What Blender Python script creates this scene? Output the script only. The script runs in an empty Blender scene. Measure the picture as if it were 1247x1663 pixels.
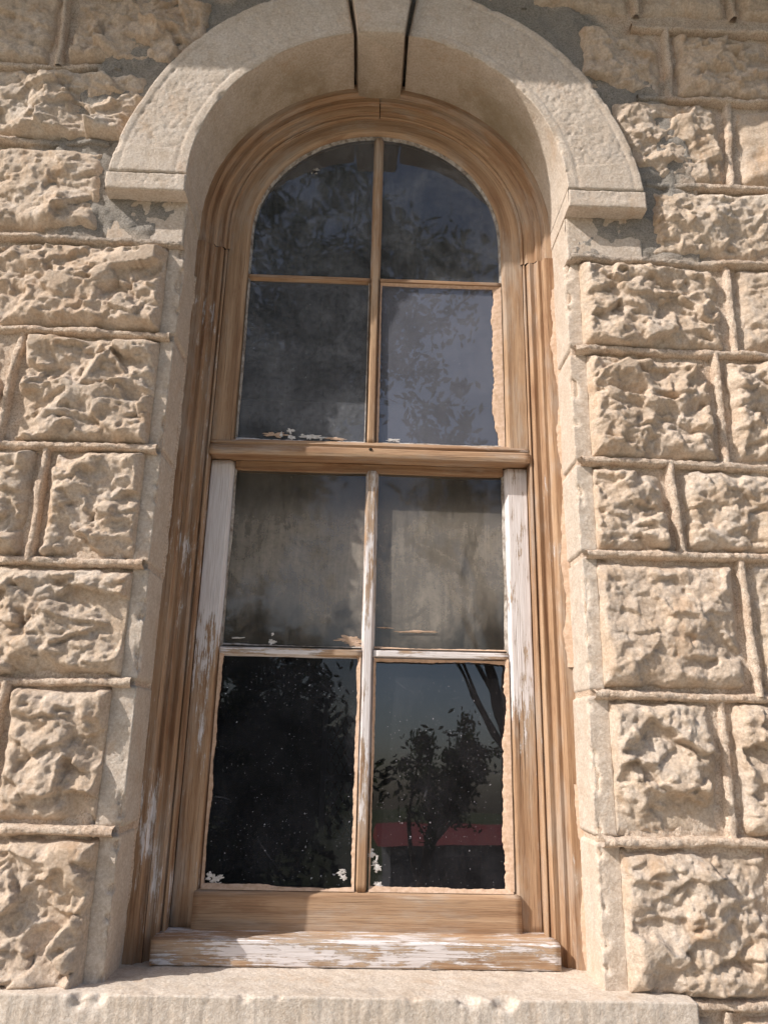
import bpy, math, random
import numpy as np
from mathutils import Matrix, Vector
random.seed(7); rng=np.random.default_rng(11)
scene=bpy.context.scene
scene.view_settings.view_transform='Standard'; scene.view_settings.look='None'; scene.view_settings.exposure=0

ZS=1.793   # springing height of the arch
W=0.64     # half width of the opening
SUN=Vector((2.05,1.0,-1.9)).normalized()   # travel direction of sunlight

# ------------------------------------------------------------ noise helpers
def _h(ix,iy,iz,seed):
    n=(ix*73856093)^(iy*19349663)^(iz*83492791)^(seed*2654435761)
    n=n&0xffffffff
    n=((n^(n>>13))*1274126177)&0xffffffff
    n=n^(n>>16)
    return (n&0xffff)/65535.0
def vn(p,seed=0):
    p=np.asarray(p,float); f=np.floor(p); i=f.astype(np.int64); t=p-f; t=t*t*t*(t*(t*6-15)+10)
    r=0
    for dx in(0,1):
        for dy in(0,1):
            for dz in(0,1):
                w=(t[...,0] if dx else 1-t[...,0])*(t[...,1] if dy else 1-t[...,1])*(t[...,2] if dz else 1-t[...,2])
                r=r+w*_h(i[...,0]+dx,i[...,1]+dy,i[...,2]+dz,seed)
    return r
def fbm(p,oc=4,seed=0):
    a=.5;s=0;t=0
    for o in range(oc):
        s=s+a*vn(p*(2.03**o),seed+o*17); t+=a; a*=.5
    return s/t-.5

# ------------------------------------------------------------ node helpers
def newmat(name):
    m=bpy.data.materials.new(name); m.use_nodes=True
    nt=m.node_tree; nt.nodes.clear()
    return m,nt
class N:
    def __init__(s,nt): s.nt=nt
    def n(s,t,**k):
        o=s.nt.nodes.new(t)
        for a,b in k.items(): setattr(o,a,b)
        return o
    def l(s,a,b): s.nt.links.new(a,b)
    def val(s,sock,v):
        if isinstance(v,bpy.types.NodeSocket): s.l(v,sock)
        else: sock.default_value=v
    def noise(s,vec,scale,detail=4,rough=.55,dist=0):
        o=s.n('ShaderNodeTexNoise'); s.l(vec,o.inputs['Vector'])
        o.inputs['Scale'].default_value=scale;o.inputs['Detail'].default_value=detail
        o.inputs['Roughness'].default_value=rough;o.inputs['Distortion'].default_value=dist
        return o.outputs['Fac']
    def ramp(s,fac,stops):
        o=s.n('ShaderNodeValToRGB'); s.l(fac,o.inputs['Fac'])
        e=o.color_ramp.elements
        while len(e)<len(stops): e.new(.5)
        for q,(p,c) in zip(e,stops):
            q.position=p; q.color=(c if len(c)==4 else (*c,1)) if hasattr(c,'__len__') else (c,c,c,1)
        return o.outputs['Color']
    def mr(s,v,a,b,c=0.,d=1.,smooth=True):
        o=s.n('ShaderNodeMapRange'); o.interpolation_type='SMOOTHSTEP' if smooth else 'LINEAR'
        s.l(v,o.inputs[0]); 
        for i,x in zip((1,2,3,4),(a,b,c,d)): s.val(o.inputs[i],x)
        return o.outputs[0]
    def math(s,op,a,b=0.,c=0.):
        o=s.n('ShaderNodeMath',operation=op); 
        for i,x in enumerate((a,b,c)): s.val(o.inputs[i],x)
        return o.outputs[0]
    def mix(s,f,a,b,mode='MIX'):
        o=s.n('ShaderNodeMix',data_type='RGBA',blend_type=mode)
        s.val(o.inputs[0],f); s.val(o.inputs[6],a if not isinstance(a,tuple) else (*a,1)); s.val(o.inputs[7],b if not isinstance(b,tuple) else (*b,1))
        return o.outputs[2]
    def mapping(s,vec,scale,loc=(0,0,0)):
        o=s.n('ShaderNodeMapping'); s.l(vec,o.inputs[0]); o.inputs['Scale'].default_value=scale;o.inputs['Location'].default_value=loc
        return o.outputs[0]
    def bump(s,h,strength,dist,normal=None):
        o=s.n('ShaderNodeBump'); s.l(h,o.inputs['Height']); o.inputs['Strength'].default_value=strength; o.inputs['Distance'].default_value=dist
        if normal is not None: s.l(normal,o.inputs['Normal'])
        return o.outputs[0]
    def out(s,color,rough,normal=None,spec=.25):
        b=s.n('ShaderNodeBsdfPrincipled'); s.val(b.inputs['Base Color'],color if not isinstance(color,tuple) else (*color,1)); s.val(b.inputs['Roughness'],rough)
        b.inputs['Specular IOR Level'].default_value=spec
        if normal is not None: s.l(normal,b.inputs['Normal'])
        o=s.n('ShaderNodeOutputMaterial'); s.l(b.outputs[0],o.inputs[0]); return b

def stone_mat(name,smooth=False):
    m,nt=newmat(name); g=N(nt)
    tc=g.n('ShaderNodeTexCoord').outputs['Object']
    oi=g.n('ShaderNodeObjectInfo').outputs['Random']
    big=g.noise(tc,4.5,3,.6); mid=g.noise(tc,19,4,.7); fine=g.noise(tc,130,2,.7)
    if smooth:
        c=g.ramp(big,[(.30,(.65,.56,.475)),(.5,(.60,.51,.42)),(.72,(.68,.60,.525))])
        c=g.mix(.4,c,g.ramp(mid,[(.3,(.44,.35,.265)),(.5,(.63,.55,.47)),(.7,(.74,.68,.61))]))
    else:
        c=g.ramp(big,[(.30,(.71,.575,.445)),(.46,(.65,.505,.37)),(.58,(.72,.615,.51)),(.75,(.62,.455,.31))])
        c2=g.ramp(mid,[(.3,(.52,.38,.27)),(.5,(.69,.565,.45)),(.68,(.78,.70,.625))])
        c=g.mix(.5,c,c2)
    c=g.mix(g.mr(oi,0,1,.0,.35 if not smooth else .2,False),c,(.64,.46,.325))
    c=g.mix(g.mr(fine,.36,.56,.32,0.),c,(.34,.24,.17))
    c=g.mix(g.mr(fine,.58,.70,0.,.35),c,(.82,.76,.70))
    st=g.noise(g.mapping(tc,(1,1,.6),(3,1,2)),8,4,.72)
    c=g.mix(g.mr(st,.56,.68,0.,.40 if not smooth else .24),c,(.52,.32,.18))
    c=g.mix(g.mr(st,.42,.32,0.,.36 if not smooth else .30),c,(.36,.315,.28))
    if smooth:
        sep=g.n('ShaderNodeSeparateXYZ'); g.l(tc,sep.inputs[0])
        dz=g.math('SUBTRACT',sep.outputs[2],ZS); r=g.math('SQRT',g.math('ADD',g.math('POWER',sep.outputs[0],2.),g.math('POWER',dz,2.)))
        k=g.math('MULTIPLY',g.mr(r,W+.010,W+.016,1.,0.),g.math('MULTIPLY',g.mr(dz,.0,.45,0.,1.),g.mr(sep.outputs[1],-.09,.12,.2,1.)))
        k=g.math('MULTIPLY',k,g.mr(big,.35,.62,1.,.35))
        c=g.mix(g.math('MULTIPLY',k,.75),c,(.26,.195,.11))  # soffit stain, deepened to paint the underside's shade into the colour as well
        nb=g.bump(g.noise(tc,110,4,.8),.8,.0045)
    else: nb=g.bump(g.noise(tc,60,6,.78),1.,.009)
    g.out(c,.93,nb,.12); return m
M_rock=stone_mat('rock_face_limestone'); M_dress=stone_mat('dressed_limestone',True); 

def mortar_mat():
    m,nt=newmat('lime_mortar'); g=N(nt)
    tc=g.n('ShaderNodeTexCoord').outputs['Object']
    a=g.noise(tc,9,3,.6); f=g.noise(tc,180,3,.75)
    c=g.ramp(a,[(.35,(.70,.535,.405)),(.55,(.75,.62,.50)),(.7,(.64,.49,.37))])
    c=g.mix(g.mr(f,.38,.55,.6,0.),c,(.38,.25,.165))
    c=g.mix(g.mr(f,.58,.7,0.,.5),c,(.84,.77,.70))
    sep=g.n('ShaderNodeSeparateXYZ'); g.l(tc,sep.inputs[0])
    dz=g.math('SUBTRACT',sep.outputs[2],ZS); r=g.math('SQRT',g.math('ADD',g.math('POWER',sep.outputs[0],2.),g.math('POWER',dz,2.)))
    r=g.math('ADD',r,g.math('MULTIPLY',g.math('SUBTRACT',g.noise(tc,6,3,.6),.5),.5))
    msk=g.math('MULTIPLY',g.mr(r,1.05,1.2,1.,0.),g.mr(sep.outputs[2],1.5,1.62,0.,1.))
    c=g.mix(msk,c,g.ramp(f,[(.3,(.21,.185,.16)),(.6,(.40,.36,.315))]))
    nb=g.bump(g.noise(tc,90,4,.8),1.,.009)
    g.out(c,.97,nb,.1); return m
M_mort=mortar_mat()

def wood_mat(name,paint=0.,dark=0.,pz=None,light=0.):
    """pz=(z0,z1): paint only survives above the band z0..z1"""
    m,nt=newmat(name); g=N(nt)
    uv=g.n('ShaderNodeUVMap').outputs[0]
    g1=g.noise(g.mapping(uv,(1.1,34,1)),1.,6,.62,.25)
    g2=g.noise(g.mapping(uv,(7,300,1)),1.,3,.7)
    blot=g.noise(g.mapping(uv,(2.6,10,1)),1.,5,.68)
    c=g.ramp(g1,[(.28,(.19,.100,.055)),(.43,(.33,.195,.112)),(.55,(.45,.285,.172)),(.75,(.55,.385,.255))])
    c=g.mix(g.mr(blot,.46,.66,0.,.65),c,(.46,.385,.32))
    c=g.mix(g.mr(blot,.32,.44,.6,0.),c,(.24,.115,.058))
    c=g.mix(g.mr(g2,.34,.50,.55,0.),c,(.13,.072,.042))
    if light: c=g.mix(light,c,(.58,.44,.30))
    if dark: c=g.mix(dark,c,(.14,.075,.042))
    crack=g.noise(g.mapping(uv,(.9,70,1),(5,3,0)),1.,3,.5)
    ck=g.mr(crack,.29,.33,1.,0.)
    c=g.mix(g.math('MULTIPLY',ck,.9),c,(.03,.017,.01))
    h=g.math('SUBTRACT',g.math('ADD',g.math('MULTIPLY',g2,.6),g1),g.math('MULTIPLY',ck,1.4))
    if paint>0:
        pn=g.noise(g.mapping(uv,(7,28,1),(1,7,0)),1.,7,.72)
        big=g.noise(g.mapping(uv,(1.7,4,1),(2,2,0)),1.,3,.5)
        t=g.math('ADD',g.math('ADD',g.math('MULTIPLY',pn,.55),g.math('MULTIPLY',g2,.28)),g.math('MULTIPLY',big,.45))
        if pz:
            sep=g.n('ShaderNodeSeparateXYZ'); g.l(g.n('ShaderNodeTexCoord').outputs['Object'],sep.inputs[0])
            t=g.math('SUBTRACT',t,g.mr(sep.outputs[2],pz[0],pz[1],.26,0.,False))
        thr=.88-paint*.42
        pm=g.mr(t,thr,thr+.012,0.,1.)
        halo=g.mr(t,thr-.05,thr,0.,.5)
        c=g.mix(halo,c,(.56,.46,.37))
        pc=g.mix(g.mr(g2,.35,.6,.5,0.),(.76,.71,.70),(.46,.38,.33))
        c=g.mix(pm,c,pc)
        h=g.math('ADD',h,pm)
    nb=g.bump(h,.7,.003)
    g.out(c,.82,nb,.2); return m
M_wood=wood_mat('weathered_wood',.25,.05); M_woodjl=wood_mat('weathered_wood_casing',.36,.15)
M_woodp=wood_mat('wood_flaking_paint',.70,pz=(-.55,.35)); M_woodpp=wood_mat('wood_white_paint',.88,pz=(-.1,.6)); M_wood0=wood_mat('weathered_wood_bare',.0,.05)
M_woodm=wood_mat('wood_bar_flaking',.70,pz=(-.5,.1)); M_woodarch=wood_mat('wood_arch_tan',.0,light=.10)
M_sillw=wood_mat('wood_sill_paint',.50,light=.1)

def simple(name,col,col2=None,scale=30,rough=.9,bump=.3,bd=.003,spec=.2):
    m,nt=newmat(name); g=N(nt); tc=g.n('ShaderNodeTexCoord').outputs['Object']
    f=g.noise(tc,scale,4,.65)
    c=g.ramp(f,[(.35,col),(.65,col2 or tuple(x*.75 for x in col))])
    g.out(c,rough,g.bump(f,bump,bd),spec); return m
M_putty=simple('window_putty',(.60,.43,.32),(.46,.31,.21),70,.9,.6,.003)
M_white=simple('paint_flake',(.75,.72,.70),(.50,.45,.41),90,.85,.4,.002)
M_oldputty=simple('old_glazing_putty',(.50,.46,.42),(.18,.14,.11),45,.9,.6,.003)
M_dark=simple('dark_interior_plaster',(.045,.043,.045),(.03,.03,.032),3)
M_bark=simple('tree_bark',(.07,.055,.04),(.035,.03,.022),12,.95,.8,.03)
M_roofred=simple('red_metal_roof',(.34,.06,.05),(.28,.055,.045),4,.6)
M_grey=simple('grey_siding',(.16,.16,.165),(.12,.12,.125),5,.8)
M_eave=simple('painted_eave_board',(.42,.40,.37),(.34,.32,.29),8,.8)
def ground_mat():
    m,nt=newmat('gravel_and_grass'); g=N(nt); tc=g.n('ShaderNodeTexCoord').outputs['Object']
    f=g.noise(tc,.8,4,.65); f2=g.noise(tc,14,2,.7); sep=g.n('ShaderNodeSeparateXYZ'); g.l(tc,sep.inputs[0])
    a=g.ramp(f2,[(.35,(.52,.47,.40)),(.65,(.42,.375,.31))]); b=g.ramp(f,[(.35,(.09,.10,.045)),(.65,(.06,.075,.03))])  # pale gravel by the wall is added, unseen, to bounce fill light up
    y=g.math('ADD',sep.outputs[1],g.math('MULTIPLY',g.math('SUBTRACT',f,.5),2.))
    g.out(g.mix(g.mr(y,-7.6,-6.6,0.,1.),b,a),.95,g.bump(f2,.5,.03),.1); return m
M_ground=ground_mat()
def leaf_mat():
    m,nt=newmat('tree_leaves'); g=N(nt); tc=g.n('ShaderNodeTexCoord').outputs['Object']
    c=g.ramp(g.noise(tc,3,2),[(.35,(.035,.05,.02)),(.65,(.07,.09,.035))])
    d=g.n('ShaderNodeBsdfDiffuse');g.l(c,d.inputs[0])
    o=g.n('ShaderNodeOutputMaterial');g.l(d.outputs[0],o.inputs[0]);return m
M_leaf=leaf_mat()

def glass_mat(name,dust=.2,col=(.5,.5,.52),band=None,specks=.5,streak=.1,refl=1.7,rough=.012,wobble=.12,cloud=(.55,1.35),grit=(.7,1.25)):
    m,nt=newmat(name); g=N(nt); tc=g.n('ShaderNodeTexCoord').outputs['Object']
    sep=g.n('ShaderNodeSeparateXYZ'); g.l(tc,sep.inputs[0])
    fr=g.n('ShaderNodeFresnel'); fr.inputs[0].default_value=1.52
    wob=g.bump(g.noise(tc,3.2,2,.5),wobble,.02)
    gl=g.n('ShaderNodeBsdfGlossy'); gl.inputs['Roughness'].default_value=rough; g.l(wob,gl.inputs['Normal'])
    gl.inputs[0].default_value=(.95,.95,1,1)
    tr=g.n('ShaderNodeBsdfTransparent'); tr.inputs[0].default_value=(.72,.76,.78,1)
    mx=g.n('ShaderNodeMixShader'); g.l(g.math('MULTIPLY',fr.outputs[0],refl),mx.inputs[0]); g.l(tr.outputs[0],mx.inputs[1]); g.l(gl.outputs[0],mx.inputs[2])
    n1=g.noise(tc,5,4,.65,.8); n2=g.noise(tc,60,4,.75); st=g.noise(g.mapping(tc,(26,1,3.)),1.,5,.7,1.2); 
    d=g.math('MULTIPLY',g.mr(n1,.3,.72,*cloud),dust)
    if band:
        z0,z1,s,amt=band
        z=g.math('ADD',sep.outputs[2],g.math('MULTIPLY',g.math('SUBTRACT',n1,.5),.22))
        b=g.math('MULTIPLY',g.mr(z,z0-s,z0+s,0.,1.),g.mr(z,z1-s,z1+s,1.,0.))
        rub=g.noise(g.mapping(tc,(11,1,4),(4,0,9)),1.,5,.62,.6)
        b=g.math('MULTIPLY',b,g.mr(rub,.30,.46,.25,1.))
        b=g.math('MULTIPLY',b,g.mr(n1,.35,.65,.75,1.1))
        d=g.math('ADD',d,g.math('MULTIPLY',b,amt))
    d=g.math('MULTIPLY',d,g.mr(n2,.3,.7,*grit)); d=g.math('MULTIPLY',d,g.mr(st,.3,.7,1.-streak,1.+streak))
    sp=g.noise(tc,95,2,.5); sp2=g.noise(tc,230,2,.5)
    s=g.math('MAXIMUM',g.mr(sp,.73,.755,0.,specks),g.mr(sp2,.725,.745,0.,specks))
    w=g.n('ShaderNodeTexWave',wave_type='BANDS',bands_direction='DIAGONAL'); g.l(tc,w.inputs['Vector']); w.inputs['Scale'].default_value=1.6;w.inputs['Distortion'].default_value=14.;w.inputs['Detail'].default_value=2.;w.inputs['Detail Scale'].default_value=.7
    scr=g.math('MULTIPLY',g.mr(w.outputs['Fac'],.9995,1.,0.,.14),g.mr(n1,.5,.6,0.,1.))
    d=g.math('MAXIMUM',g.math('MAXIMUM',d,s),scr)
    df=g.n('ShaderNodeBsdfDiffuse'); g.l(g.mix(g.mr(n2,.4,.7,0.,.25),col,tuple(x*.7 for x in col)),df.inputs[0])
    m2=g.n('ShaderNodeMixShader'); g.l(d,m2.inputs[0]); g.l(mx.outputs[0],m2.inputs[1]); g.l(df.outputs[0],m2.inputs[2])
    o=g.n('ShaderNodeOutputMaterial'); g.l(m2.outputs[0],o.inputs[0]); return m

# ------------------------------------------------------------ mesh helpers
def empty(name):
    e=bpy.data.objects.new(name,None); scene.collection.objects.link(e); return e
def mesh_obj(name,verts,faces,mat,parent=None,uv=None,smooth=True):
    me=bpy.data.meshes.new(name); me.from_pydata([tuple(v) for v in verts],[],[tuple(f) for f in faces]); me.update()
    if smooth: me.polygons.foreach_set('use_smooth',[True]*len(me.polygons))
    if uv is not None:
        l=me.uv_layers.new(name='UVMap'); vi=np.zeros(len(me.loops),int); me.loops.foreach_get('vertex_index',vi)
        l.data.foreach_set('uv',np.asarray(uv,float)[vi].ravel())
    me.materials.append(mat)
    o=bpy.data.objects.new(name,me); scene.collection.objects.link(o)
    if parent: o.parent=parent
    return o
def grid(name,P,mat,parent=None,uv=None,keep=None,smooth=True,caps=False):
    nu,nv=P.shape[:2]; idx=np.arange(nu*nv).reshape(nu,nv)
    f=np.stack([idx[:-1,:-1],idx[1:,:-1],idx[1:,1:],idx[:-1,1:]],-1).reshape(-1,4)
    if keep is not None: f=f[keep[:-1,:-1].reshape(-1)]
    f=f.tolist()
    if caps: f.append(idx[0,:].tolist()); f.append(idx[-1,::-1].tolist())
    return mesh_obj(name,P.reshape(-1,3).tolist(),f,mat,parent,None if uv is None else uv.reshape(-1,2),smooth)
def densify(prof,res,bev=.003):
    out=[]
    for i in range(len(prof)-1):
        a=np.array(prof[i],float);b=np.array(prof[i+1],float);L=np.linalg.norm(b-a)
        if L<1e-6: continue
        n=max(1,int(L/res)); ts=list(np.linspace(0,1,n+1))
        if L>3*bev: ts=sorted(set([0.,bev/L,1-bev/L,1.]+[t for t in ts if bev/L<t<1-bev/L]))
        out+= [a+(b-a)*t for t in ts[:-1]]
    out.append(np.array(prof[-1],float))
    return np.array(out)
def ustep(zb,res):
    n=max(2,int((ZS-zb)/res)); left=[('L',z) for z in np.linspace(zb,ZS,n)]
    k=max(8,int(math.pi*.6/res)); mid=[('A',a) for a in np.linspace(math.pi,0,k)[1:-1]]
    return left+mid+[('R',z) for z in np.linspace(ZS,zb,n)]
def uplace(path,prof,rfun=None):
    P=np.zeros((len(path),len(prof),3)); U=np.zeros((len(path),len(prof),2)); s=0
    va=np.concatenate([[0],np.cumsum(np.linalg.norm(np.diff(prof,axis=0),axis=1))])
    prev=None
    for i,(k,v) in enumerate(path):
        r=prof[:,0].copy()
        if rfun is not None: r=rfun(k,v,r)
        if k=='L': P[i,:,0]=-r;P[i,:,2]=v
        elif k=='R': P[i,:,0]=r;P[i,:,2]=v
        else: P[i,:,0]=r*math.cos(v);P[i,:,2]=ZS+r*math.sin(v)
        P[i,:,1]=prof[:,1]
        if prev is not None: s+=np.linalg.norm(P[i].mean(0)-prev)
        prev=P[i].mean(0); U[i,:,0]=s;U[i,:,1]=va
    return P,U
def gnorm(P):
    a=np.gradient(P,axis=0);b=np.gradient(P,axis=1);n=np.cross(a,b);l=np.linalg.norm(n,axis=2,keepdims=True);l[l<1e-12]=1
    return n/l
def bar(name,axis,a0,a1,prof,mat,parent,res=.02,jit=.0015,seed=0):
    pr=densify(prof+[prof[0]],.03,.0025); n=max(2,int((a1-a0)/res)+1); t=np.linspace(a0,a1,n)
    P=np.zeros((n,len(pr),3))
    va=np.concatenate([[0],np.cumsum(np.linalg.norm(np.diff(pr,axis=0),axis=1))])
    P[:,:,1]=pr[None,:,1]
    if axis=='z': P[:,:,0]=pr[None,:,0];P[:,:,2]=t[:,None]
    else: P[:,:,2]=pr[None,:,0];P[:,:,0]=t[:,None]
    off=random.random()*20
    U=np.stack([np.repeat(t[:,None],len(pr),1)+off,np.repeat(va[None],n,0)+off],-1)
    j=(fbm(P*9,3,seed+5))*jit*2
    P[:,:,1]+=j
    if axis=='z': P[:,:,0]+=fbm(P*6,3,seed+9)*jit*2
    else: P[:,:,2]+=fbm(P*6,3,seed+9)*jit*2
    return grid(name,P,mat,parent,U,caps=True)

# ============================================================ STONE WALL
wall=empty('stone_wall')
def rock(x0,x1,z0,z1,seed,mside=None,res=.0055):
    r=np.random.default_rng(seed); amp=r.uniform(.35,.85)
    xs=np.linspace(x0,x1,max(8,int((x1-x0)/res)));zs=np.linspace(z0,z1,max(8,int((z1-z0)/res)))
    X,Z=np.meshgrid(xs,zs,indexing='ij'); p=np.stack([X,Z*0+seed*3.1,Z],-1)
    w1=fbm(p*12,5,seed)*.06; w2=fbm(p*12+31,5,seed+3)*.06
    cx0,cx1=x0,x1
    if mside=='R': cx1=x1+.4
    if mside=='L': cx0=x0-.4
    cx=(cx0+cx1)/2;hx=(cx1-cx0)/2;cz=(z0+z1)/2;hz=(z1-z0)/2;rr=.026
    qx=np.abs(X-cx)-(hx-rr);qz=np.abs(Z-cz)-(hz-rr)
    sd=np.hypot(np.maximum(qx,0),np.maximum(qz,0))+np.minimum(np.maximum(qx,qz),0)-rr
    e=-sd+fbm(p*15,4,seed+7)*.024-.004
    rad=np.hypot(X,Z-ZS)
    ea=np.where(Z>ZS-.05,rad-.905,np.abs(X)-.918)
    if z1>1.57: e=np.minimum(e,ea+fbm(p*9,3,seed+8)*.05)
    XX=X+w1;ZZ=Z+w2
    def bowls(spacing,k,hv,tl=.25):
        n=max(4,int((x1-x0)*(z1-z0)/spacing**2)+1); px=r.uniform(x0-.02,x1+.02,n);pz=r.uniform(z0-.02,z1+.02,n);h=r.uniform(0,hv,n)
        an=r.normal(.6,.6,n);st=r.uniform(.55,1.0,n)
        o=np.full(X.shape,9.)
        for i in range(n):
            dx=XX-px[i];dz=ZZ-pz[i];c,s=math.cos(an[i]),math.sin(an[i]);u=(c*dx+s*dz)*st[i];v=(-s*dx+c*dz)/st[i]
            o=np.minimum(o,h[i]+k*(u*u+v*v)+tl*v*(r.random()-.3))
        return o
    def facets(spacing,tilt,step,asp=1.6):
        n=max(4,int((x1-x0)*(z1-z0)/spacing**2)+1); px=r.uniform(x0,x1,n);pz=r.uniform(z0,z1,n)
        best=np.full(X.shape,9.);o=np.zeros(X.shape)
        for i in range(n):
            dx=XX-px[i];dz=(ZZ-pz[i])*asp;d=dx*dx+dz*dz
            pl=r.uniform(-step,step)+dx*r.normal(0,tilt)+dz*r.normal(-.05,tilt)
            m=d<best;best=np.where(m,d,best);o=np.where(m,pl,o)
        return o
    big=bowls(.12,2.2,.012); big=big-big.mean(); sm=bowls(.034,5.5,.005);sm=sm-sm.mean()
    fc=facets(.085,.20,.007)+facets(.030,.22,.0022)
    fc=(2*fc+np.roll(fc,1,0)+np.roll(fc,-1,0)+np.roll(fc,1,1)+np.roll(fc,-1,1))/6
    tilt=(X-(x0+x1)/2)*r.uniform(-.07,.07)+(Z-cz)*r.uniform(-.07,.07)
    rid=(.5-np.abs(fbm(p*14,4,seed+15)*2))*.014
    face=.034+np.clip(big,-.03,.03)*.9*amp+np.clip(sm,-.01,.012)*.75*amp+fc*1.3*amp+rid*amp+tilt+fbm(p*34,4,seed+11)*.011+fbm(p*95,3,seed+13)*.005
    face=np.maximum(face,.010+fbm(p*20,3,seed)*.01)
    et=np.clip((e)/.045,0,1)
    h=np.where(e>0,-.006+(face+.006)*(1-(1-et)**2.4),-.006+e*1.2)+fbm(p*55,3,seed+2)*.004
    if mside:
        em=(x1-X) if mside=='R' else (X-x0)
        lim=.0+.06*np.clip((em+fbm(p*20,3,seed+19)*.014)/.03,0,1)**.8
        h=np.minimum(h,np.where(e>.004,lim,9))
    P=np.stack([X+fbm(p*50,2,seed+21)*.003,-h,Z+fbm(p*50+9,2,seed+22)*.003],-1)
    if mside=='R': P[-1,:,0]=x1;P[-1,:,1]=.012
    if mside=='L': P[0,:,0]=x0;P[0,:,1]=.012
    return grid('rock_face_block',P,M_rock,wall)
MG=.042
def quoin(side,z0,z1,mg,seed):
    m=mg; e=random.uniform(-.004,.004)
    pr=densify([(W+m+.004,.02),(W+m+.004,-.003),(W+e,-.003),(W+e,.21)],.007,.004)
    zs=np.linspace(z0,z1,int((z1-z0)/.007)+1)
    P=np.zeros((len(zs),len(pr),3));P[:,:,0]=pr[None,:,0]*side;P[:,:,1]=pr[None,:,1];P[:,:,2]=zs[:,None]
    en=np.minimum(zs-z0,z1-zs)[:,None]; rr=np.clip(1-en/.008,0,1)**2*.010
    P[:,:,1]+=rr*(pr[None,:,1]<.19); P[:,:,0]+=side*rr
    ar=np.exp(-((pr[None,:,0]-W)**2+(pr[None,:,1])**2)/.00016)
    ch=np.clip(fbm(P*28,4,seed)-.03,0,1)*.06
    P[:,:,0]+=side*ch*ar;P[:,:,1]+=ch*ar
    fr=(np.abs(pr[:,1]+.003)<1e-6)[None]
    P[:,:,1]+=fr*fbm(np.stack([P[:,:,0]*8,P[:,:,0]*0,P[:,:,2]*150],-1),2,seed)*.003
    P=P+gnorm(P)*(fbm(P*40,4,seed+3)*.004)[...,None]
    grid('quoin_margin',P,M_dress,wall,caps=False)
def beadprof(t,seed,f1):
    wd=.0145+f1(20,3,seed+4)*.008; pk=np.maximum(.006,.027+f1(10,4,seed+1)*.028); return wd,pk
def hbead(x0,x1,z,seed):
    n=max(4,int((x1-x0)/.006));t=np.linspace(x0,x1,n);a=np.linspace(-1,1,9)
    P=np.zeros((n,9,3));P[:,:,0]=t[:,None]
    f1=lambda k,o,s:fbm(np.stack([t*k,t*0,t*0+seed],-1),o,s)
    zc=z+f1(3,3,seed)*.014; wd,pk=beadprof(t,seed,f1)
    P[:,:,2]=zc[:,None]+a[None]*wd[:,None]
    P[:,:,1]=-.002-(1-a[None]**4)*pk[:,None]
    P=P+gnorm(P)*(fbm(P*90,3,seed)*.009)[...,None]
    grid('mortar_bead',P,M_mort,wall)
def vbead(x,xt,z0,z1,seed):
    n=max(4,int((z1-z0)/.006));t=np.linspace(z0,z1,n);a=np.linspace(-1,1,9)
    P=np.zeros((n,9,3));P[:,:,2]=t[:,None]
    f1=lambda k,o,s:fbm(np.stack([t*k,t*0,t*0+seed],-1),o,s)
    xc=x+(xt-x)*(t-z0)/(z1-z0)+f1(4,3,seed)*.014; wd,pk=beadprof(t,seed,f1)
    P[:,:,0]=xc[:,None]+a[None]*wd[:,None]
    P[:,:,1]=-.002-(1-a[None]**4)*pk[:,None]
    P=P+gnorm(P)*(fbm(P*90,3,seed)*.009)[...,None]
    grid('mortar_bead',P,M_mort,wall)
XE=2.6
rowsL=[(-.625,-.268,[.64,1.20]),(-.240,.118,[.64,1.00,1.45]),(.145,.455,[.64,1.17]),(.483,.820,[.64,.985,1.40]),(.845,1.205,[.64,1.125,1.6]),
       (1.232,1.548,[.64,1.36]),(1.592,1.932,[.90,.905,1.5]),(1.960,2.265,[.80,1.42]),(2.290,2.615,[.60,1.16,1.55])]
rowsR=[(-.625,-.268,[.64,1.12]),(-.240,.118,[.64,1.01,1.38]),(.145,.525,[.64,1.12,1.5]),(.552,.820,[.64,.935,1.33]),(.845,1.205,[.64,1.11,1.5]),
       (1.232,1.548,[.64,1.18,1.55]),(1.580,1.855,[.90,1.42]),(1.885,2.235,[.80,1.25,1.6]),(2.262,2.560,[.70,1.06,1.47])]
sd=100
for side,rows in((-1,rowsL),(1,rowsR)):
    for ri,(z0,z1,js) in enumerate(rows):
        quo=js[0]==.64; js=[j for i,j in enumerate(js) if i==0 or j-js[i-1]>.05]
        while js[-1]<XE: js.append(js[-1]+random.uniform(.38,.62))
        mg=MG+random.uniform(-.008,.008)+(.012 if z1<.2 else 0)
        if quo: quoin(side,z0-.006,z1+.010,mg,sd)
        for i in range(len(js)-1):
            a=js[i]+(mg if (i==0 and quo) else .021); b=js[i+1]-.021; sd+=1
            rs=.0042 if a<1.25 else .010
            j1,j2=random.uniform(-.005,.005),random.uniform(-.005,.005)
            if side<0: rock(-b,-a,z0+j1-.003,z1+j2+.003,sd,'R' if (i==0 and quo) else None,rs)
            else: rock(a,b,z0+j1-.003,z1+j2+.003,sd,'L' if (i==0 and quo) else None,rs)
            tl=random.uniform(-.014,.014)
            if i>0: vbead(side*(js[i]+tl),side*(js[i]-tl),z0-.012,z1+.012,sd)
        zt=z1+.013
        if side<0: hbead(-XE,-(.652 if quo else .93),zt,sd)
        else: hbead(.652 if quo else .93,XE,zt,sd)
for z0,z1,off in((2.64,2.97,.1),(-.98,-.65,.0),(-1.34,-1.01,.2),(-1.72,-1.37,.05)):
    x=-XE+off
    while x<XE:
        w=random.uniform(.36,.62); sd+=1
        rock(x,x+w-.045,z0,z1,sd,None,.009 if z0>2 else .012)
        vbead(x-.022,x-.022,z0,z1,sd); x+=w
    hbead(-XE,XE,z1+.015,sd)
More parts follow.
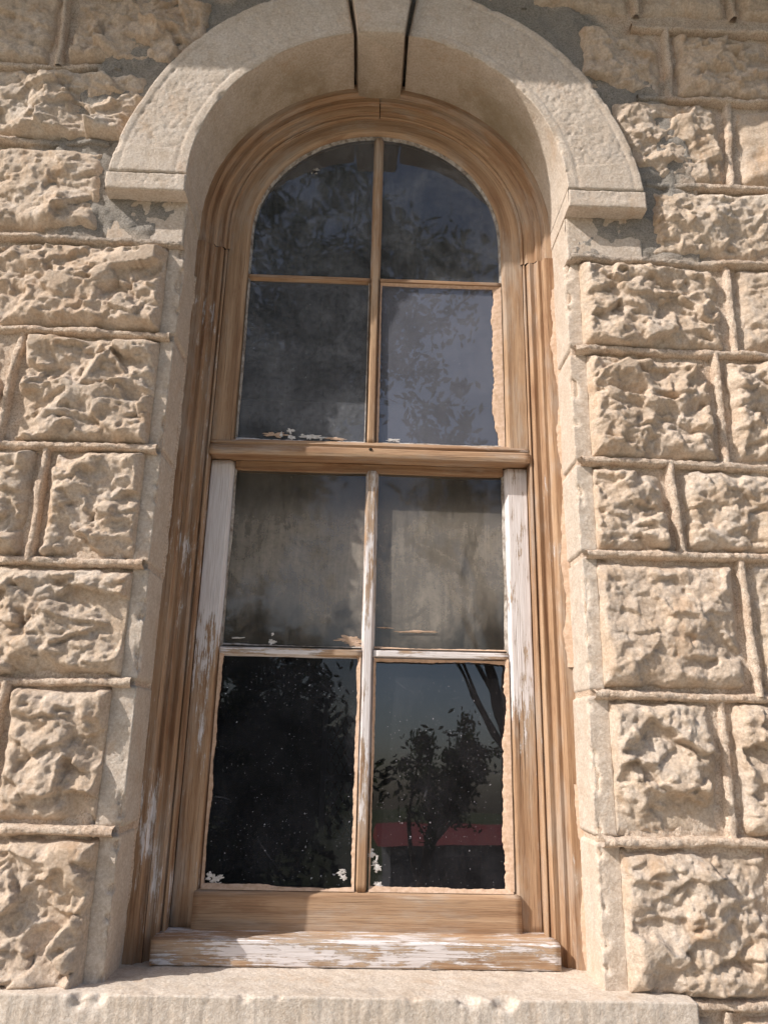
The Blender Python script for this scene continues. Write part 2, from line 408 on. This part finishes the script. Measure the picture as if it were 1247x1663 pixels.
hbead(-XE,-.905,-.636,5);hbead(.88,XE,-.636,6)
def bed():
    xs=np.linspace(-XE,XE,560);zs=np.linspace(-1.75,3.0,520);X,Z=np.meshgrid(xs,zs,indexing='ij')
    p=np.stack([X,X*0,Z],-1); Y=-.005+fbm(p*8,3,1)*.010+fbm(p*45,3,2)*.012
    near=(np.hypot(X,Z-ZS)<1.12)&(Z>1.55); Y=np.where(near,Y-.016-fbm(p*10,4,3)*.035,Y)
    Y=np.where((np.abs(X)<.72)&(Z<1.56),.008,Y)
    keep=~(((np.abs(X)<.655)&(Z>-.64)&(Z<ZS+.01))|(np.hypot(X,Z-ZS)<.70))
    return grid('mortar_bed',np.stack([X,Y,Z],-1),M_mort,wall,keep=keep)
bed()
for s in(-1,1):
    pr=densify([(W+.10,.006),(W+.005,.006),(W+.005,.21)],.007,.004); zs=np.linspace(-.63,1.56,300)
    P=np.zeros((300,len(pr),3));P[:,:,0]=s*pr[None,:,0];P[:,:,1]=pr[None,:,1];P[:,:,2]=zs[:,None]
    grid('joint_filling',P+gnorm(P)*(fbm(P*60,3,5)*.003)[...,None],M_mort,wall)

# ============================================================ ARCH SURROUND
arch=empty('stone_arch_surround')
def ring(a0,a1,name,seed,yf=-.078):
    ro=.872
    pr=densify([(ro,.03),(ro,yf),(W,yf),(W,.21)],.0055,.004)
    path=[('A',a) for a in np.linspace(a0,a1,int(abs(a1-a0)*.75/.0055))]
    def rf(k,v,r):
        sag=max(0,1-abs(math.sin(v))/.35)*.028
        return r+np.clip((r-W)/(ro-W),0,1)*sag
    P,U=uplace(path,pr,rf)
    R=pr[:,0];front=np.abs(pr[:,1]-yf)<1e-6
    groove=np.zeros(P.shape[:2])
    for rc in(W+.035,ro-.025): groove+=np.exp(-((R-rc)/.004)**2)[None]*front[None]
    inner=((R>W+.037)&(R<ro-.027)&front)[None]*1.
    ends=np.arange(len(path))*.0055; inner=inner*((ends>.10)&(ends<ends[-1]-.02) if a0>2 else (ends>.02)&(ends<ends[-1]-.10))[:,None]
    P[:,:,1]+=groove*.003+inner*(.0015+np.clip(fbm(P*95,3,seed)+.02,0,1)*.012+fbm(P*22,3,seed+1)*.003)
    en=np.minimum(np.arange(len(path)),len(path)-1-np.arange(len(path)))*.0055
    P[:,:,1]+=(np.clip(1-en/.008,0,1)**2*.008)[:,None]*(pr[:,1]<.0)[None]
    ar=np.exp(-((R-W)**2+(pr[:,1]-yf)**2)/.00012)+np.exp(-((R-ro)**2+(pr[:,1]-yf)**2)/.00012)
    P[:,:,1]+=ar[None]*np.clip(fbm(P*18,4,seed+5)-.04,0,1)*.05
    P=P+gnorm(P)*(fbm(P*35,4,seed+3)*.003)[...,None]
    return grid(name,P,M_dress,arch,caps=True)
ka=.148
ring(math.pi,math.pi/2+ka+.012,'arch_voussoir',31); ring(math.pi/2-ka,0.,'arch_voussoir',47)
def block(name,x0,x1,z0,z1,yf,seed,yb=.21,panel=False,parent=arch,res=.006,mat=None,rough=.003):
    prof=[(x0,yb),(x0,yf),(x1,yf),(x1,yb)]
    pr=densify(prof,res,.004); zs=densify([(0,z0),(0,z1)],res,.004)[:,1]
    zz=np.concatenate([[z0],zs,[z1]]);P=np.zeros((len(zz),len(pr),3));P[:,:,0]=pr[None,:,0];P[:,:,1]=pr[None,:,1];P[:,:,2]=zz[:,None]
    front=np.abs(pr[:,1]-yf)<1e-6
    if panel:
        inn=(P[:,:,0]>x0+.035)&(P[:,:,0]<x1-.035)&(P[:,:,2]>z0+.03)&front[None]
        P[:,:,1]+=inn*(.0015+np.clip(fbm(P*95,3,seed)+.02,0,1)*.012)
    dist=np.minimum(np.minimum(np.abs(P[:,:,0]-x0),np.abs(P[:,:,0]-x1)),np.minimum(P[:,:,2]-z0,z1-P[:,:,2]))
    P[:,:,1]+=front[None]*np.clip(1-dist/.006,0,1)**2*(.003+np.clip(fbm(P*25,4,seed+4),0,1)*.03)
    P=P+gnorm(P)*(fbm(P*35,4,seed+3)*rough)[...,None]
    P[0]=P[1];P[-1]=P[-2]
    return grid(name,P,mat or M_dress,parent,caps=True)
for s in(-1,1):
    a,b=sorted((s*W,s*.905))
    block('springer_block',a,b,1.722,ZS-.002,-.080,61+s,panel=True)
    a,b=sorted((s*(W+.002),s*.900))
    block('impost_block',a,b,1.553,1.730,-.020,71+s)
def keystone():
    tl,tr=math.tan(ka-.008),math.tan(ka-.022); yf=-.112
    r0,r1=W-.032,1.02
    zs=np.linspace(0,1,60)
    P=[]
    profx=np.concatenate([np.full(30,-1.),np.linspace(-1,1,50)[1:-1],np.full(30,1.)]); profy=np.concatenate([np.linspace(.21,yf,30),np.full(48,yf),np.linspace(yf,.21,30)])
    for t in zs:
        r=r0+(r1-r0)*t; hw=np.where(profx<0,tl,tr)*r
        P.append(np.stack([profx*hw,profy,np.full(len(profx),ZS+r)],-1))
    P=np.array(P)
    fr=(np.abs(profx)<1)
    P[:,:,1]+=fr[None]*(np.clip(1-np.minimum((1-np.abs(profx))*.09,.1)/.006,0,1)**2*.005)[None]
    P[:2,:,1]+=fr[None]*.004
    P=P+gnorm(P)*(fbm(P*35,4,3)*.004)[...,None]
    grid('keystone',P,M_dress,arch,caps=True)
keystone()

# stone sill
sill=empty('stone_window_sill')
def sillstone():
    pr=densify([(.34,-.606),(-.085,-.612),(-.085,-.80),(.03,-.80)],.006,.005) # (y,z)
    xs=np.linspace(-.885,.845,340);P=np.zeros((340,len(pr),3));P[:,:,0]=xs[:,None];P[:,:,1]=pr[None,:,0];P[:,:,2]=pr[None,:,1]
    ar=np.exp(-((pr[:,0]+.085)**2+(pr[:,1]+.612)**2)/.0004)[None]
    c=np.clip(fbm(P*np.array([9,9,9]),4,8)-.02,0,1)*.10+fbm(P*3,2,4)*.008
    P[:,:,2]-=ar*c;P[:,:,1]+=ar*c*.8
    fr=(np.abs(pr[:,0]+.085)<1e-6)[None]
    P[:,:,1]+=fr*(fbm(np.stack([P[:,:,0]*110,P[:,:,2]*6,P[:,:,2]*0],-1),3,9)*.0035)
    P=P+gnorm(P)*(fbm(P*30,4,3)*.006)[...,None]
    grid('sill_slab',P,M_dress,sill,caps=True)
sillstone()

# ============================================================ WINDOW
win=empty('arched_sash_window')
def usweep(name,prof,zb,mat,res=.02,rf=None,seed=0,path=None):
    pr=densify(prof,.03,.002); P,U=uplace(path or ustep(zb,res),pr,rf); U=U+random.random()*20
    P=P+gnorm(P)*(fbm(P*7,3,seed)*.003)[...,None]
    return grid(name,P,mat,win,U)
legL=lambda zt,zb:[('L',z) for z in np.linspace(zb,zt,110)]
legR=lambda zt,zb:[('R',z) for z in np.linspace(zt,zb,110)]
caseP=[(.66,.205),(.66,.158),(.612,.158),(.606,.172),(.603,.178),(.590,.174),(.586,.190),(.580,.196),(.563,.190),(.557,.203),(.554,.216),(.549,.206),(.543,.208),(.543,.34)]
ZJ=1.705
usweep('jamb_casing',caseP,0,M_woodjl,seed=3,path=legL(ZJ,-.612)); usweep('jamb_casing',caseP,0,M_wood,seed=4,path=legR(ZJ-.02,-.612))
caseA=[(.66,.205),(.66,.166),(.618,.166),(.612,.178),(.610,.184),(.588,.182),(.583,.196),(.556,.198),(.548,.212),(.542,.206),(.535,.210),(.535,.34)]
pa=[('L',z) for z in np.linspace(ZJ+.003,ZS,6)]+[('A',a) for a in np.linspace(math.pi,math.pi/2+.003,80)][1:]
pb=[('A',a) for a in np.linspace(math.pi/2-.003,0,80)][:-1]+[('R',z) for z in np.linspace(ZS,ZJ-.017,6)]
usweep('arch_casing',caseA,0,M_wood0,seed=5,path=pa); usweep('arch_casing',caseA,0,M_wood0,seed=6,path=pb)
us=[(.541,.26),(.541,.214),(.478,.214),(.470,.220),(.462,.236),(.462,.26)]
usweep('upper_sash_frame',us,.935,M_woodarch,seed=9)
bar('meeting_rail','x',-.541,.541,[(.905,.29),(.905,.200),(.918,.196),(.936,.200),(.944,.212),(.952,.206),(.968,.222),(.968,.29)],M_wood,win)
bar('upper_vertical_bar','z',.966,ZS+.452,[(-.020,.245),(-.010,.220),(.010,.220),(.020,.245)],M_woodarch,win)
for a,b in((-.463,-.018),(.018,.463)): bar('upper_cross_bar','x',a,b,[(1.600,.245),(1.606,.226),(1.618,.226),(1.624,.245)],M_wood,win)
for s in(-1,1):
    bar('lower_sash_stile','z',-.536,.90,[(s*.540,.31),(s*.540,.252),(s*.475,.252),(s*.462,.270),(s*.462,.31)],M_woodpp if s<0 else M_woodp,win)
bar('lower_sash_bottom_rail','x',-.476,.478,[(-.538,.31),(-.538,.236),(-.448,.236),(-.442,.243),(-.434,.27),(-.434,.31)],M_woodarch,win)
bar('lower_sash_top_rail','x',-.46,.46,[(.876,.31),(.876,.262),(.904,.262),(.904,.31)],M_wood,win)
bar('lower_vertical_bar','z',-.436,.878,[(-.014,.29),(-.004,.254),(.020,.254),(.032,.29)],M_woodm,win)
for a,b in((-.463,-.009),(.027,.463)): bar('lower_cross_bar','x',a,b,[(.243,.29),(.250,.262),(.268,.262),(.276,.29)],M_woodp,win)
bar('wood_sill','x',-.562,.564,[(-.607,.33),(-.607,.146),(-.603,.142),(-.545,.140),(-.540,.146),(-.533,.33)],M_sillw,win)

gm={'u1':glass_mat('glass_upper',.19,(.44,.45,.47),None,.25,.15,rough=.025,wobble=.1),
    'u2':glass_mat('glass_upper_hazy',.24,(.47,.48,.56),None,.35,.05,rough=.008,wobble=.05,cloud=(.85,1.1),grit=(.88,1.12),refl=2.5),
    'u2l':glass_mat('glass_upper_left_hazy',.22,(.50,.51,.55),None,.35,.06,rough=.015,wobble=.07,refl=1.2,cloud=(.6,1.25)),
    'm':glass_mat('glass_dirty',.15,(.50,.44,.37),(.37,.74,.09,.30),.45,.18,rough=.04,refl=1.5,grit=(.8,1.15)),
    'bl':glass_mat('glass_clear_left',.035,(.45,.46,.52),None,.75,.1,refl=1.2,wobble=.05),
    'b':glass_mat('glass_clear_right',.03,(.48,.46,.50),None,.75,.1,refl=2.6,wobble=.04)}
def pane(x0,x1,z0,z1,y,mat,tilt=0.,arched=False):
    zc=(z0+z1)/2
    if not arched:
        xs=np.linspace(x0,x1,8);zs=np.linspace(z0,z1,8);X,Z=np.meshgrid(xs,zs,indexing='ij')
        grid('glass_pane',np.stack([X,y+(Z-zc)*math.tan(tilt),Z],-1),mat,win)
    else:
        aa=np.linspace(0,math.pi/2,24); rr=.466
        if x1<=0: poly=[(x0,y,z0),(x1,y,z0)]+[(max(x0,min(x1,-rr*math.cos(a))),y,ZS+rr*math.sin(a)) for a in aa[::-1]]
        else: poly=[(x0,y,z0),(x1,y,z0)]+[(max(x0,min(x1,rr*math.cos(a))),y,ZS+rr*math.sin(a)) for a in aa]
        mesh_obj('glass_pane',poly,[list(range(len(poly)))],mat,win,smooth=False)
rd=math.radians
pane(-.466,-.010,1.62,0,.240,gm['u1'],arched=True); pane(.010,.466,1.62,0,.240,gm['u1'],arched=True)
pane(-.466,-.012,.955,1.61,.240,gm['u2l'],rd(.3)); pane(.012,.466,.955,1.61,.241,gm['u2'],rd(-.3))
pane(-.466,.0,.262,.890,.284,gm['m'],rd(.4)); pane(.018,.466,.262,.890,.284,gm['m'],rd(-.2))
pane(-.466,.0,-.440,.258,.284,gm['bl'],rd(1.2)); pane(.018,.466,-.440,.258,.284,gm['b'],rd(2.2))
def putty(ax,c,a0,a1,w,dirn,y,seed,mat=M_putty,amp=.6):
    n=max(6,int((a1-a0)/.003));t=np.linspace(a0,a1,n);b=np.array([0,.25,.6,.9,1.])
    wd=w*(1+fbm(np.stack([t*6,t*0,t*0+seed],-1),5,seed)*2.8*amp+fbm(np.stack([t*90,t*0,t*0],-1),3,seed)*.3)
    wd=np.maximum(wd,.001)
    P=np.zeros((n,5,3)); q=c+dirn*b[None]*wd[:,None]
    if ax=='z':P[:,:,0]=q;P[:,:,2]=t[:,None]
    else:P[:,:,2]=q;P[:,:,0]=t[:,None]
    P[:,:,1]=y-np.array([.012,.010,.005,.002,-.001])[None]
    P[:,:,1]+=fbm(P*80,3,seed)*.002
    grid('putty',P,mat,win)
putty('z',-.462,-.43,.25,.010,1,.272,1);putty('x',-.436,-.46,-.012,.011,1,.266,2);putty('z',-.012,-.43,.25,.014,-1,.276,3,amp=.8)
putty('z',.030,-.43,.25,.008,1,.276,4);putty('x',-.436,.03,.46,.012,1,.268,5);putty('z',.463,-.43,.25,.020,-1,.270,6,amp=.9);putty('x',.244,.03,.46,.009,-1,.278,7)
putty('x',.276,-.46,-.012,.006,1,.282,8,M_oldputty);putty('x',.276,.03,.46,.006,1,.280,9);putty('z',-.462,.27,.88,.006,1,.278,10,M_oldputty);putty('z',.463,.27,.88,.007,-1,.278,11,M_oldputty)
putty('z',.463,.97,1.60,.024,-1,.236,12,amp=.9);putty('x',.968,.02,.46,.007,1,.236,13,M_oldputty);putty('x',.968,-.46,-.02,.008,1,.236,14,M_white)
putty('z',-.462,.97,1.60,.005,1,.236,15,M_oldputty);putty('z',.020,.97,1.60,.007,1,.236,16);putty('x',1.60,.02,.46,.006,-1,.236,17);putty('z',-.020,.97,1.60,.003,-1,.236,18,M_oldputty)
# caulk between casing and stone; a gap is left open on the lower right
putty('z',.644,.22,1.55,.016,-1,.156,31,amp=1.);putty('z',.646,-.60,-.12,.014,-1,.156,32,amp=1.);putty('z',-.646,-.60,1.55,.008,1,.156,33,M_mort,amp=1.2)
usweep('putty',[(.465,.228),(.4595,.238),(.4575,.242)],1.62,M_oldputty,seed=4,path=[('L',z) for z in np.linspace(1.62,ZS,20)]+[('A',a) for a in np.linspace(math.pi,0,120)][1:-1]+[('R',z) for z in np.linspace(ZS,1.62,20)])
def blob(cx,cz,w,h,y,seed,mat):
    a=np.linspace(0,2*math.pi,90)[:-1]; r=1+fbm(np.stack([np.cos(a)*2.5,np.sin(a)*2.5,a*0+seed],-1),5,seed)*2.2; r=np.maximum(r,.15)
    pts=[(cx+w*r[i]*math.cos(a[i]),y,cz+h*r[i]*math.sin(a[i])) for i in range(len(a))]
    c=len(pts);pts.append((cx,y-.002,cz));mesh_obj('paint_smear',pts,[(i,(i+1)%c,c) for i in range(c)],mat,win)
k=0
rb=random.Random(4)
def scatter(cx,cz,sx,sz,n,s,y,mat):
    global k
    for i in range(n): k+=1; blob(cx+rb.gauss(0,sx),cz+rb.gauss(0,sz),s*rb.uniform(.4,1.2),s*rb.uniform(.3,1.),y-.0002*i,300+k,mat)
for i,(x,z,w,h,y,m) in enumerate([(-.05,.305,.040,.010,.280,M_putty),(-.03,.292,.03,.010,.2795,M_putty),(.17,.335,.06,.003,.280,M_putty),(.06,.345,.025,.002,.280,M_putty),
    (-.20,.988,.04,.006,.234,M_white),(-.33,.992,.03,.008,.234,M_putty),(-.12,.985,.03,.005,.234,M_putty),(.08,.985,.02,.005,.234,M_white),(-.41,.30,.02,.003,.28,M_white)]): blob(x,z,w,h,y,200+i,m)
scatter(-.43,-.410,.020,.008,8,.009,.270,M_white);scatter(-.05,-.39,.005,.014,6,.008,.270,M_white);scatter(.050,-.375,.006,.030,10,.009,.270,M_white)
scatter(-.30,.288,.012,.008,5,.008,.280,M_white);scatter(-.28,.992,.06,.008,9,.009,.233,M_white)
scatter(-.245,2.10,.012,.014,5,.006,.236,M_oldputty)
bpy.ops.mesh.primitive_uv_sphere_add(radius=.006,location=(.0,.199,.935),segments=12,ring_count=8); o=bpy.context.object;o.name='rail_nail';o.data.materials.append(M_bark);o.parent=win

# ============================================================ INTERIOR
room=empty('interior_room')
def quadbox(name,x0,x1,y0,y1,z0,z1,mat,parent,bev=0.):
    v=[(x,y,z) for x in(x0,x1) for y in(y0,y1) for z in(z0,z1)]
    f=[(0,1,3,2),(4,6,7,5),(0,4,5,1),(2,3,7,6),(0,2,6,4),(1,5,7,3)]
    o=mesh_obj(name,v,f,mat,parent,smooth=False)
    if bev: b=o.modifiers.new('b','BEVEL');b.width=bev;b.segments=2
    return o
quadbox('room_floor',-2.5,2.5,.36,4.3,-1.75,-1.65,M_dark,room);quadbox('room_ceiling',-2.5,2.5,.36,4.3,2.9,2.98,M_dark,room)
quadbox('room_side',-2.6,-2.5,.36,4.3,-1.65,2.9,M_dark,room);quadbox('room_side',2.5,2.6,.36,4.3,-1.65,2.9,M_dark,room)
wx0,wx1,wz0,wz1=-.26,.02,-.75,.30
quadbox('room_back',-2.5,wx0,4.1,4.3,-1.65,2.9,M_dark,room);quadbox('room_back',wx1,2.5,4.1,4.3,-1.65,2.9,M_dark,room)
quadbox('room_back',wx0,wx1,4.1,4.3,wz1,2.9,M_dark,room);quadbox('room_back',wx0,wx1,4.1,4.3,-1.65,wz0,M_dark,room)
def dirtypane():
    m,nt=newmat('dim_screen_pane');g=N(nt);t=g.n('ShaderNodeBsdfTranslucent');t.inputs[0].default_value=(.085,.09,.085,1);o=g.n('ShaderNodeOutputMaterial');g.l(t.outputs[0],o.inputs[0]);return m
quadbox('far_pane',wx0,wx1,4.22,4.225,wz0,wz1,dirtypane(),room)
vs=[];fs=[]
def seg(a,b,w=.006):
    a=Vector(a);b=Vector(b);d=(b-a).normalized();n=Vector((-d.z,0,d.x))*w;k=len(vs);vs.extend([a+n,a-n,b-n,b+n]);fs.append((k,k+1,k+2,k+3))
for q in range(-20,40):
    for sg in(1,-1):
        pts=[(wx0+q*.07+sg*(z-wz0)*.55,z) for z in np.linspace(wz0,wz1,28)]
        pts=[p for p in pts if wx0<p[0]<wx1]
        if len(pts)>1: seg((pts[0][0],4.19,pts[0][1]),(pts[-1][0],4.19,pts[-1][1]))
mesh_obj('lattice',vs,fs,M_bark,room,smooth=False)
for a in[(wx0-.04,wx0,wz0,wz1),(wx1,wx1+.04,wz0,wz1),(wx0,wx1,-.33,-.29)]: quadbox('far_window_frame',a[0],a[1],4.06,4.12,a[2],a[3],M_grey,room)
quadbox('wall_core',-XE,-.665,.22,.36,-1.75,3.0,M_dark,wall);quadbox('wall_core',.665,XE,.22,.36,-1.75,3.0,M_dark,wall)
quadbox('wall_core',-.665,.665,.20,.36,-1.75,-.63,M_dark,wall);quadbox('wall_core',-.665,.665,.30,.36,2.46,3.0,M_dark,wall)
def spandrel():
    vs=[];fs=[];n=40
    for a in np.linspace(0,math.pi,n): vs.extend([(.66*math.cos(a),.33,ZS+.655*math.sin(a)),(.66*math.cos(a),.33,2.47)])
    for i in range(n-1): fs.append((2*i,2*i+1,2*i+3,2*i+2))
    mesh_obj('wall_core_arch',vs,fs,M_dark,wall,smooth=False)
spandrel()

# ============================================================ EAVE
eave=empty('roof_eave')
quadbox('soffit',-4,4,-.45,.36,3.0,3.03,M_eave,eave);quadbox('fascia',-4,4,-.475,-.45,2.995,3.16,M_eave,eave,.004)
mesh_obj('roof_slope',[(-4,-.55,3.16),(4,-.55,3.16),(4,3.,5.),(-4,3.,5.),(-4,-.55,3.20),(4,-.55,3.20),(4,3.,5.04),(-4,3.,5.04)],[(0,1,2,3),(4,5,6,7),(0,1,5,4),(0,3,7,4),(1,2,6,5)],M_grey,eave,smooth=False)

# ============================================================ SURROUNDINGS (seen as reflections)
def gz(X,Y):
    t=np.clip((-Y-3.5)/8,0,1);t=t*t*(3-2*t);return -1.72-1.9*t
xs=np.concatenate([[-400,-150,-60],np.linspace(-30,30,90),[60,150,400]]);ys=np.concatenate([[-600,-250,-100],np.linspace(-45,10,90),[60,250,600]])
X,Y=np.meshgrid(xs,ys,indexing='ij');grid('ground',np.stack([X,Y,gz(X,Y)+fbm(np.stack([X,Y,X*0],-1)*.4,3,3)*.12],-1),M_ground)
def tree(base,h,crown,cr,nleaf,seed,lean=(0,0),leaf=.07,trunk=.2,nb=11):
    r=random.Random(seed);root=empty('tree');vs=[];fs=[]
    def limb(a,b,r0,r1,n=6,bend=.1):
        a=Vector(a);b=Vector(b);d=(b-a);side=d.orthogonal().normalized();s2=d.cross(side).normalized();pr=None;off=Vector((r.uniform(-1,1),r.uniform(-1,1),0))*bend*d.length
        pts=[]
        for i in range(n+1):
            t=i/n;c=a+d*t+off*math.sin(t*math.pi);rad=r0+(r1-r0)*t;k=len(vs)
            for j in range(8):
                an=j*math.pi/4;vs.append(c+(side*math.cos(an)+s2*math.sin(an))*rad)
            if pr is not None:
                for j in range(8): fs.append((pr+j,pr+(j+1)%8,k+(j+1)%8,k+j))
            pr=k;pts.append(c)
        return pts
    top=Vector(base)+Vector((lean[0],lean[1],h))
    tp=limb(base,top,trunk,trunk*.45,8,.05);tips=[]
    C=Vector(crown)
    for i in range(nb):
        st=tp[r.randint(4,8)];dr=Vector((r.gauss(0,1),r.gauss(0,1),r.gauss(.1,.8))).normalized();en=C+Vector((dr.x*cr[0],dr.y*cr[1],dr.z*cr[2]))*r.uniform(.6,1.)
        q=limb(st,en,trunk*.3,trunk*.05,6,.12);tips+=q[3:]
        for kk in range(4):
            s=q[r.randint(3,6)];e2=s+Vector((r.gauss(0,1)*cr[0],r.gauss(0,1)*cr[1],r.gauss(0,1)*cr[2]))*.35
            q2=limb(s,e2,trunk*.1,trunk*.02,4,.15);tips+=q2[1:]
    mesh_obj('trunk',vs,fs,M_bark,root)
    lv=[];lf=[]
    for i in range(nleaf):
        t=r.choice(tips);c=t+Vector((r.gauss(0,1)*cr[0],r.gauss(0,1)*cr[1],r.gauss(0,1)*cr[2]))*.11
        u=Vector((r.gauss(0,1),r.gauss(0,1),r.gauss(0,1))).normalized();v=u.orthogonal().normalized();s=leaf*r.uniform(.6,1.3);k=len(lv)
        lv.extend([c-u*s,c+v*s*.45,c+u*s,c-v*s*.45]);lf.append((k,k+1,k+2,k+3))
    mesh_obj('foliage',lv,lf,M_leaf,root,smooth=False);return root
tree((1.15,-14,-3.7),3.5,(1.95,-14,.65),(.95,.8,.70),3000,3,(.5,0),.075,.22)
tree((3.4,-10,-3.6),8.0,(1.30,-10,5.1),(1.0,.8,1.0),1300,9,(-1.7,0),.10,.14,9)
tree((-4.0,-12,-3.6),9.0,(-3.0,-12,6.8),(2.7,2.,3.4),9000,21,(.5,0),.13,.3,16)
tree((-5.0,-16,-3.6),13.0,(-.2,-16,12.8),(4.2,2.5,2.6),9000,33,(2.5,0),.14,.35,16)
tree((-3.4,-19,-3.7),4.2,(-3.0,-19,.4),(2.9,1.8,3.2),12000,41,(.4,0),.17,.3,18)
b=empty('red_roofed_building')
quadbox('walls',1.2,12,-34,-26,-3.9,-1.45,M_grey,b)
mesh_obj('roof',[(.8,-25.6,-1.5),(12.4,-25.6,-1.5),(12.4,-30,-.85),(.8,-30,-.85),(.8,-34.4,-1.5),(12.4,-34.4,-1.5)],[(0,1,2,3),(3,2,5,4),(0,3,4),(1,5,2)],M_roofred,b,smooth=False)
quadbox('door',6,7.2,-25.98,-25.9,-3.8,-1.8,M_dark,b);quadbox('window',3,4.4,-25.98,-25.9,-2.9,-1.9,M_dark,b);quadbox('window',8.5,9.9,-25.98,-25.9,-2.9,-1.9,M_dark,b)

# ============================================================ LIGHT + CAMERA
w=bpy.data.worlds.new('World');scene.world=w;w.use_nodes=True;nt=w.node_tree
sky=nt.nodes.new('ShaderNodeTexSky');sky.sky_type='NISHITA';sky.sun_disc=False
el=math.asin(-SUN.z);az=math.atan2(-SUN.x,-SUN.y)
sky.sun_elevation=el;sky.sun_rotation=az%(2*math.pi);sky.dust_density=2.5;sky.air_density=1.0
bg=nt.nodes['Background'];nt.links.new(sky.outputs[0],bg.inputs[0]);bg.inputs[1].default_value=.15
sl=bpy.data.lights.new('sun','SUN');sl.energy=5.;sl.angle=rd(.5);sl.color=(1,.955,.90);so=bpy.data.objects.new('sun',sl);scene.collection.objects.link(so)
so.rotation_euler=SUN.to_track_quat('-Z','Y').to_euler()
pitch,roll,yaw,cx,D,f=.2895,.0218,-.0256,-.0113,2.2011,1230.6
cam=bpy.data.cameras.new('camera');co=bpy.data.objects.new('camera',cam);scene.collection.objects.link(co)
co.matrix_world=Matrix.Translation((cx,-D,0))@Matrix.Rotation(yaw,4,'Z')@Matrix.Rotation(math.pi/2+pitch,4,'X')@Matrix.Rotation(roll,4,'Z')
cam.sensor_fit='VERTICAL';cam.sensor_height=24;cam.lens=f/1663*24;cam.clip_start=.05;cam.clip_end=2000
scene.camera=co
